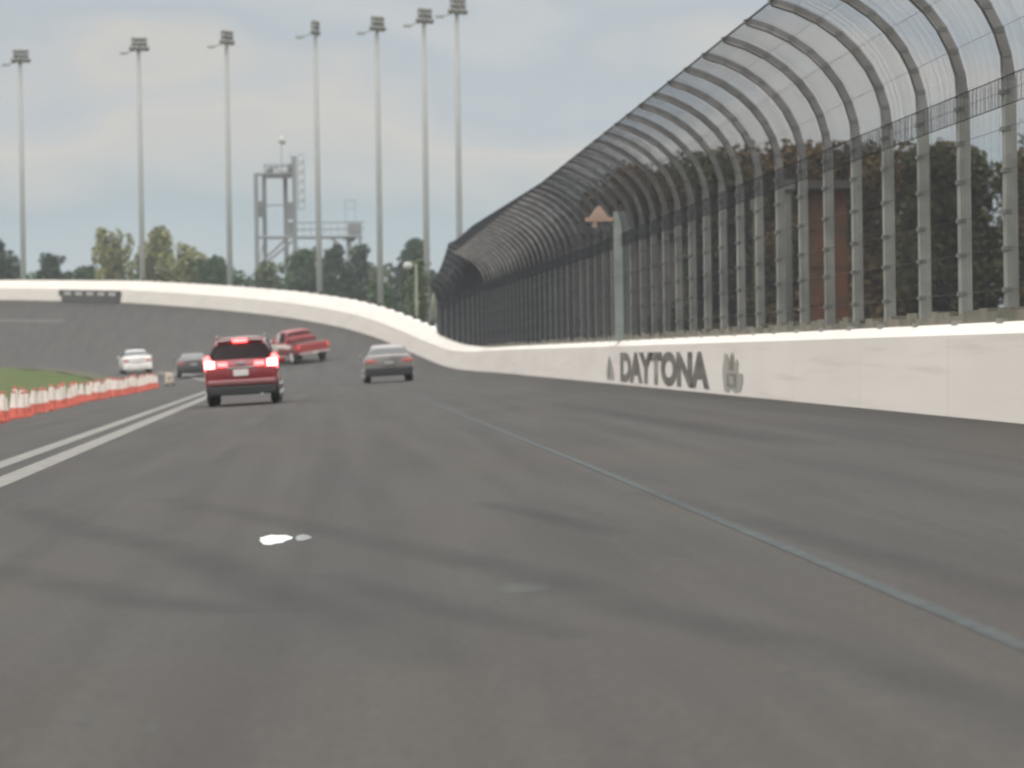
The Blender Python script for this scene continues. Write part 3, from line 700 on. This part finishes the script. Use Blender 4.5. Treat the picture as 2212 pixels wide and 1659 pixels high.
def red_suv():
    root = empty('suv', (0, 0, 0), 'dark red sport utility vehicle braking with bright tail lamps, nearest vehicle ahead', 'suv')
    p = mat('dark_red_paint', (.19, .014, .02), .3, .2, var=.03, coat=.8)
    c = Car(root, [(-2.34, .50, .93, 1.02, .78, .68), (-2.27, .36, 1.02, 1.12, .90, .74), (-2.05, .30, 1.10, 1.52, .93, .64), (-1.96, .30, 1.10, 1.63, .93, .63), (-1.5, .28, 1.08, 1.71, .93, .64), (-.2, .27, 1.02, 1.74, .93, .66), (.5, .27, 1.0, 1.66, .93, .66), (1.2, .27, 1.0, 1.08, .92, .74), (2.0, .30, .94, .99, .90, .7), (2.32, .42, .72, .8, .78, .6)], p, zsk=.50)
    c.wheels(-1.38, 1.38, .80, .35)
    c.across('rear_window', [-2.245, -2.15, -2.08, -2.03], [6.6, 8.0, 8.8, 10], M_glass, (0, -.02, .012))
    for sx in (1, -1):
        c.patch('side_window', [-1.8, -1.5, -.8, -.2, .4], [6.25, 7, 8, 8.4], M_glass, (.012, 0, 0), sx)
    c.across('windshield', [.56, .8, 1.0, 1.15], [7.5, 8.5, 9, 10], M_glass, (0, .01, .012))
    tl = lampmat('brake_lamp', (.6, .03, .03), (1, .085, .085), 8); tw = lampmat('brake_lamp_core', (.8, .5, .5), (1, .48, .44), 7)
    for sx in (1, -1):
        b = MB(); V = [(.62, -2.335, .95), (.91, -2.25, .90), (.935, -2.12, 1.20), (.84, -2.2, 1.27), (.68, -2.30, 1.10)]
        V = [(x*sx, y-.012, z) for x, y, z in V]+[(x*sx*.95, y+.15, z) for x, y, z in V]
        n = 5; b.add(V, [(0, 1, 2, 3, 4), (9, 8, 7, 6, 5)]+[(i, (i+1) % n, (i+1) % n+n, i+n) for i in range(n)]); t_ = b.build('tail_lamp', tl, root)
        b = MB(); a, d = sorted((.66*sx, .90*sx)); b.box(a, d, -2.40, -2.3, .96, 1.13); b.build('bulb', tw, t_)
        c.box('tail_lamp', .34*sx if sx > 0 else -.58, .58*sx if sx > 0 else -.34, -2.375, -2.30, .985, 1.09, tl, bev=.015)
    c.box('high_brake_lamp', -.18, .18, -2.14, -2.0, 1.585, 1.665, tl, bev=.01)
    c.box('roof_spoiler', -.60, .60, -2.12, -1.9, 1.655, 1.69, p, bev=.012)
    c.box('number_plate', -.20, .18, -2.372, -2.35, .74, .90, M_plate, bev=.01)
    c.box('badge', -.12, .12, -2.372, -2.355, 1.02, 1.10, mat('badge_chrome', (.5, .45, .45), .2, .8), bev=.02)
    c.box('trunk_trim', -.34, .34, -2.362, -2.34, .93, .965, mat('badge_chrome', (.5, .45, .45)), bev=.008)
    bp = mat('bumper_pink_grey', (.20, .06, .065), .35, coat=.5)
    c.box('rear_bumper', -.86, .86, -2.42, -2.18, .505, .66, bp, bev=.05)
    c.box('bumper_skirt', -.84, .84, -2.40, -2.2, .27, .50, M_trim, bev=.04)
    c.box('exhaust_pipe', .45, .53, -2.42, -2.2, .24, .30, M_galv)
    for sx in (1, -1):
        b = MB(); x0, x1 = sorted((.86*sx, 1.07*sx)); b.box(x0, x1, .5, .62, 1.02, 1.16); o = b.build('side_mirror', p, root); md = o.modifiers.new('b', 'BEVEL'); md.width = .03; md.segments = 2
        b = MB(); b.tube([(.60*sx, -1.7, 1.735), (.60*sx, -1.4, 1.755), (.6*sx, .1, 1.765), (.6*sx, .3, 1.74)], .018, 6); b.build('roof_rail', M_rim, root)
    place(root, -2.02, 82.3, R(-.3))
red_suv()

def red_pickup():
    root = empty('pickup_truck', (0, 0, 0), 'bright red pickup truck with a white front fender and side stripe, turning into the banking', 'pickup truck')
    p = mat('bright_red_paint', (.30, .025, .028), .4, .1, var=.06, coat=.5)
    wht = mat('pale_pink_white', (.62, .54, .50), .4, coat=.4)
    c = Car(root, [(-2.75, .62, 1.02, 1.08, .90, .86), (-2.70, .55, 1.06, 1.12, .95, .90), (-.95, .50, 1.08, 1.14, .96, .90), (-.90, .50, 1.12, 1.55, .96, .72), (-.72, .50, 1.12, 1.80, .96, .68), (.2, .50, 1.12, 1.84, .96, .70), (.65, .5, 1.12, 1.74, .96, .69), (1.25, .50, 1.20, 1.34, .96, .86), (2.4, .52, 1.16, 1.28, .94, .84), (2.72, .60, .95, 1.1, .86, .76)], p, zsk=.6)
    c.wheels(-1.75, 1.75, .84, .40, .26, mat('white_rim', (.62, .58, .56), .4))
    c.across('bed', [-2.6, -1.05], [9.0, 10], mat('bed_liner', (.05, .045, .045), .8), (0, 0, .03))
    c.across('rear_window', [-.895, -.84, -.78], [7.8, 8.5, 9, 10], M_glass, (0, -.015, .0))
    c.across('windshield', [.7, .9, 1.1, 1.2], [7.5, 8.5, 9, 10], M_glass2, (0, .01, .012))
    for sx in (1, -1): c.patch('side_window', [-.65, -.3, .05], [6.3, 7, 8, 8.4], M_glass, (.014, 0, 0), sx)
    c.patch('side_stripe', list(np.linspace(-1.7, .2, 8)), [4.3, 5.0, 5.5, 5.95], wht, (.014, 0, 0), -1)
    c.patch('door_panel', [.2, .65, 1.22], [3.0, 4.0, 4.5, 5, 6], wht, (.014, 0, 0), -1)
    c.patch('front_side_window', [.12, .3, .62], [6.3, 7, 8, 8.4], mat('glare_painted_glass', (.40, .36, .34), .3), (.014, 0, 0), -1)  # glare on this pane is put into its pale colour
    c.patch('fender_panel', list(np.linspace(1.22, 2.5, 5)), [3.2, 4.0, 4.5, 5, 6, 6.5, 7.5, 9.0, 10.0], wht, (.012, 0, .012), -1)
    tl = lampmat('dull_tail_lamp', (.35, .02, .02), (1, .1, .08), .6)
    c.box('tail_lamp', .80, .93, -2.78, -2.66, .82, 1.06, tl, True, bev=.02)
    c.box('tailgate', -.78, .78, -2.785, -2.745, .68, 1.07, mat('tailgate_red', (.30, .04, .04), .4, coat=.4), bev=.015)
    c.box('rear_bumper', -.9, .9, -2.92, -2.74, .50, .64, mat('bumper_pale', (.42, .34, .34), .4, .4), bev=.03)
    c.box('number_plate', -.16, .16, -2.945, -2.92, .52, .63, M_plate)
    c.box('tool_box', -.78, .78, -1.42, -.98, 1.16, 1.42, mat('box_dull_red', (.20, .035, .035), .5), bev=.04)
    c.box('side_mirror', .98, 1.14, .55, .7, 1.15, 1.36, p, True, bev=.03)
    place(root, -1.51, 179.75, R(22))
red_pickup()

def sedan(lb, paint, x, y, yaw, kind='sedan', lamp=.5, belly=.0, plate=M_plate, lowm=M_trim, ht=1.42, bump=None):
    root = empty('car', (0, 0, 0), lb, 'car')
    k = ht/1.42
    if kind == 'sedan':
        st = [(-2.30, .45, .86, .94, .76, .66), (-2.24, .34, .94, 1.0, .88, .74), (-1.75, .26, .96, 1.05, .91, .74), (-1.05, .24, .95, 1.36*k, .91, .60), (-.3, .24, .93, 1.42*k, .91, .60), (.3, .24, .92, 1.34*k, .91, .6), (1.05, .24, .90, .98, .90, .7), (1.95, .27, .8, .86, .87, .66), (2.25, .36, .6, .68, .74, .55)]
        rw = [-1.68, -1.45, -1.25, -1.1]
    else:
        st = [(-2.05, .45, .86, .96, .78, .68), (-1.98, .34, .92, 1.02, .89, .74), (-1.62, .26, .94, 1.28*k, .91, .62), (-1.2, .24, .93, 1.40*k, .91, .60), (-.3, .24, .92, 1.42*k, .91, .60), (.3, .24, .91, 1.34*k, .91, .6), (1.0, .24, .89, .97, .90, .7), (1.75, .27, .8, .86, .87, .66), (2.0, .36, .6, .68, .74, .55)]
        rw = [-1.94, -1.85, -1.72, -1.63]
    c = Car(root, st, paint, lowm, belly)
    yr = st[0][0]
    c.wheels(yr+.95, -yr-.9, .78, .32, .22)
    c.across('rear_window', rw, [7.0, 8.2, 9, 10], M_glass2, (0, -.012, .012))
    c.across('windshield', [.38, .6, .8, .95], [7.5, 8.5, 9, 10], M_glass, (0, .01, .012))
    for sx in (1, -1): c.patch('side_window', [-1.1, -.7, -.3, .2], [6.3, 7, 8, 8.4], M_glass, (.012, 0, 0), sx)
    tl = lampmat('faint_tail_lamp', (.34, .10, .10), (1, .15, .1), .15)
    c.box('tail_lamp', .50, .86, yr-.03, yr+.1, .74, .86, tl, True, bev=.02)
    c.box('number_plate', -.17, .17, yr-.035, yr-.0, .66, .78, plate)
    c.box('rear_bumper', -.86, .86, yr-.10, yr+.12, .24, .56, bump or lowm, bev=.05)
    c.box('side_mirror', .92, 1.04, .3, .45, .93, 1.04, paint, True, bev=.02)
    place(root, x, y, yaw)
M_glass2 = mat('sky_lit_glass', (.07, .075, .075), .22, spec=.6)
sedan('low grey hatchback with black lower bumper, alone beside the curving wall', mat('grey_paint', (.27, .25, .24), .35, .4, coat=.4), 2.38, 119.6, R(1), 'hatch', belly=.5, plate=mat('plate_dull', (.34, .34, .33), .5), ht=1.40)
sedan('dark grey car partly hidden behind the red sport utility vehicle', mat('dark_grey_paint', (.13, .115, .115), .4, .3, coat=.3), -7.25, 177.5, R(4), 'sedan', belly=.55, plate=mat('plate_dull', (.34, .34, .33)), ht=1.3)
wp_ = mat('white_paint', (.72, .70, .67), .35, coat=.4)
sedan('white car on the pit lane near the end of the cone row', wp_, -11.45, 195.4, R(7), 'sedan', belly=.30, ht=1.42, bump=wp_)

# ------------------------------------------------------------------ small things on the asphalt
def puck(name, x, y, rx, ry, h, m, label, cat, seed):
    """a thin ragged patch lying on the asphalt"""
    rn = random.Random(seed); V = []; n = 34
    for i in range(n):
        t = 2*math.pi*i/n; q = 1+.10*math.sin(3*t+seed)+.06*math.sin(7*t+seed*2)+.16*(rn.random()-.5)
        V.append((rx*q*math.cos(t), ry*q*math.sin(t), math.tan(R(2.5))*rx*q*math.cos(t)))
    o = mesh(name, V, [tuple(range(n))], m); o.location = (x, y, zxy(x, y)+.001)
    return tag(o, label, cat)
mwht = mat('blob_white', (.60, .61, .61), .5, var=.15, scale=20); mgr = mat('blob_grey', (.19, .20, .20), .7, var=.3, scale=25)  # white and grey for the two oval blobs
puck('pale_blob', -.325, 20.0, .10, .52, .004, mwht, 'bright white oval blob on the asphalt behind the red vehicle', 'road marking', 1)
puck('pale_blob', -.15, 20.0, .048, .34, .003, mgr, 'small faint grey blob right of the bright white one', 'road marking', 2)
mpt = mat('patch_grey', (.080, .082, .077), .9, spec=.1, var=.12, scale=8)
puck('road_patch', .91, 14.75, .115, .32, .0015, mpt, 'pale grey green patch on the asphalt left of the blue line', 'road patch', 3)
mfd = mat('faint_spot', (.078, .082, .082), .9, spec=.1, var=.2, scale=20)
puck('paint_spot', -.79, 10.35, .028, .08, .003, mfd, 'faint pale spot low in the foreground, the left one', 'road marking', 4)
puck('paint_spot', -.56, 10.0, .022, .07, .003, mfd, 'faint pale spot low in the foreground, the right one', 'road marking', 5)
def skid_material():
    m = bpy.data.materials.new('tyre_rubber_smear'); m.use_nodes = True; q = m.node_tree; b = q.nodes['Principled BSDF']
    b.inputs['Base Color'].default_value = (.018, .018, .02, 1); b.inputs['Roughness'].default_value = .7
    uv = q.nodes.new('ShaderNodeUVMap'); sp = q.nodes.new('ShaderNodeSeparateXYZ'); q.links.new(uv.outputs[0], sp.inputs[0])
    def bell(sock, p):   # 4v(1-v), raised to p
        s_ = q.nodes.new('ShaderNodeMath'); s_.operation = 'SUBTRACT'; s_.inputs[0].default_value = 1; q.links.new(sock, s_.inputs[1])
        m_ = q.nodes.new('ShaderNodeMath'); m_.operation = 'MULTIPLY'; q.links.new(sock, m_.inputs[0]); q.links.new(s_.outputs[0], m_.inputs[1])
        f_ = q.nodes.new('ShaderNodeMath'); f_.operation = 'MULTIPLY'; f_.inputs[1].default_value = 4; q.links.new(m_.outputs[0], f_.inputs[0])
        p_ = q.nodes.new('ShaderNodeMath'); p_.operation = 'POWER'; p_.inputs[1].default_value = p; q.links.new(f_.outputs[0], p_.inputs[0]); return p_.outputs[0]
    a = bell(sp.outputs[1], 2.2); c = bell(sp.outputs[0], .5)
    g = q.nodes.new('ShaderNodeNewGeometry'); n = q.nodes.new('ShaderNodeTexNoise'); n.inputs['Scale'].default_value = .9; n.inputs['Detail'].default_value = 4
    q.links.new(g.outputs['Position'], n.inputs['Vector'])
    x = q.nodes.new('ShaderNodeMath'); x.operation = 'MULTIPLY'; q.links.new(a, x.inputs[0]); q.links.new(c, x.inputs[1])
    y = q.nodes.new('ShaderNodeMath'); y.operation = 'MULTIPLY'; q.links.new(x.outputs[0], y.inputs[0]); q.links.new(n.outputs[0], y.inputs[1])
    z = q.nodes.new('ShaderNodeMath'); z.operation = 'MULTIPLY'; z.inputs[1].default_value = .42; q.links.new(y.outputs[0], z.inputs[0])
    q.links.new(z.outputs[0], b.inputs['Alpha']); return m
M_skid = skid_material()
def skid(pts, wd, k):
    P_ = []
    for (a, b) in zip(pts, pts[1:]):
        for i in range(8): P_.append((a[0]+(b[0]-a[0])*i/8, a[1]+(b[1]-a[1])*i/8))
    P_.append(pts[-1]); V = []; F = []; n = len(P_)
    for (x, y) in P_: V += [(x-wd/2, y, zxy(x-wd/2, y)+.0035+k*.0006), (x+wd/2, y, zxy(x+wd/2, y)+.0035+k*.0006)]
    for i in range(n-1): F.append((2*i, 2*i+1, 2*i+3, 2*i+2))
    o = mesh('skid_mark', V, F, M_skid); uv = o.data.uv_layers.new(name='UVMap')
    for i in range(n-1):
        for j, (u, v) in enumerate(((i, 0), (i, 1), (i+1, 1), (i+1, 0))): uv.data[i*4+j].uv = (u/(n-1), v)
    return tag(o, kind='structure')
for k, (pts, wd) in enumerate([
    ([(-1.48, 27.5), (-0.52, 23.15), (0.04, 20.4), (0.5, 18.0), (1.04, 15.45), (1.31, 13.0), (1.55, 11.95), (1.76, 10.6), (1.98, 9.0), (2.1, 7.0)], .30),
    ([(-2.89, 28.5), (-1.81, 23.1), (-0.85, 19.15), (-0.34, 16.0), (0.1, 13.85), (0.4, 11.2)], .34),
    ([(2.3, 23.4), (2.45, 20.4), (2.6, 16.65), (2.7, 14.5), (2.78, 12.0)], .24),
    ([(-2.1, 19.3), (-1.05, 15.85), (-0.34, 14.2)], .36),
    ([(1.12, 23.15), (1.39, 21.1), (1.69, 18.1)], .2),
    ([(-0.02, 16.6), (0.39, 14.3), (0.95, 12.0)], .24),
    ([(4.2, 62), (4.4, 44), (4.6, 30)], .5)]): skid(pts, wd*1.9, k)

# ------------------------------------------------------------------ thin summer haze
b = MB(); b.box(-700, 700, -300, 900, -3.4, 36)
hz = b.build('haze', bpy.data.materials.new('haze_air')); hz['kind'] = 'stuff'; hz['label'] = 'thin pale summer haze lying over the whole track'
hm = hz.data.materials[0]; hm.use_nodes = True; q = hm.node_tree; q.nodes.clear()
ho = q.nodes.new('ShaderNodeOutputMaterial'); hv = q.nodes.new('ShaderNodeVolumePrincipled'); q.links.new(hv.outputs[0], ho.inputs['Volume'])
hv.inputs['Color'].default_value = (.93, .96, 1, 1); hv.inputs['Density'].default_value = .0003
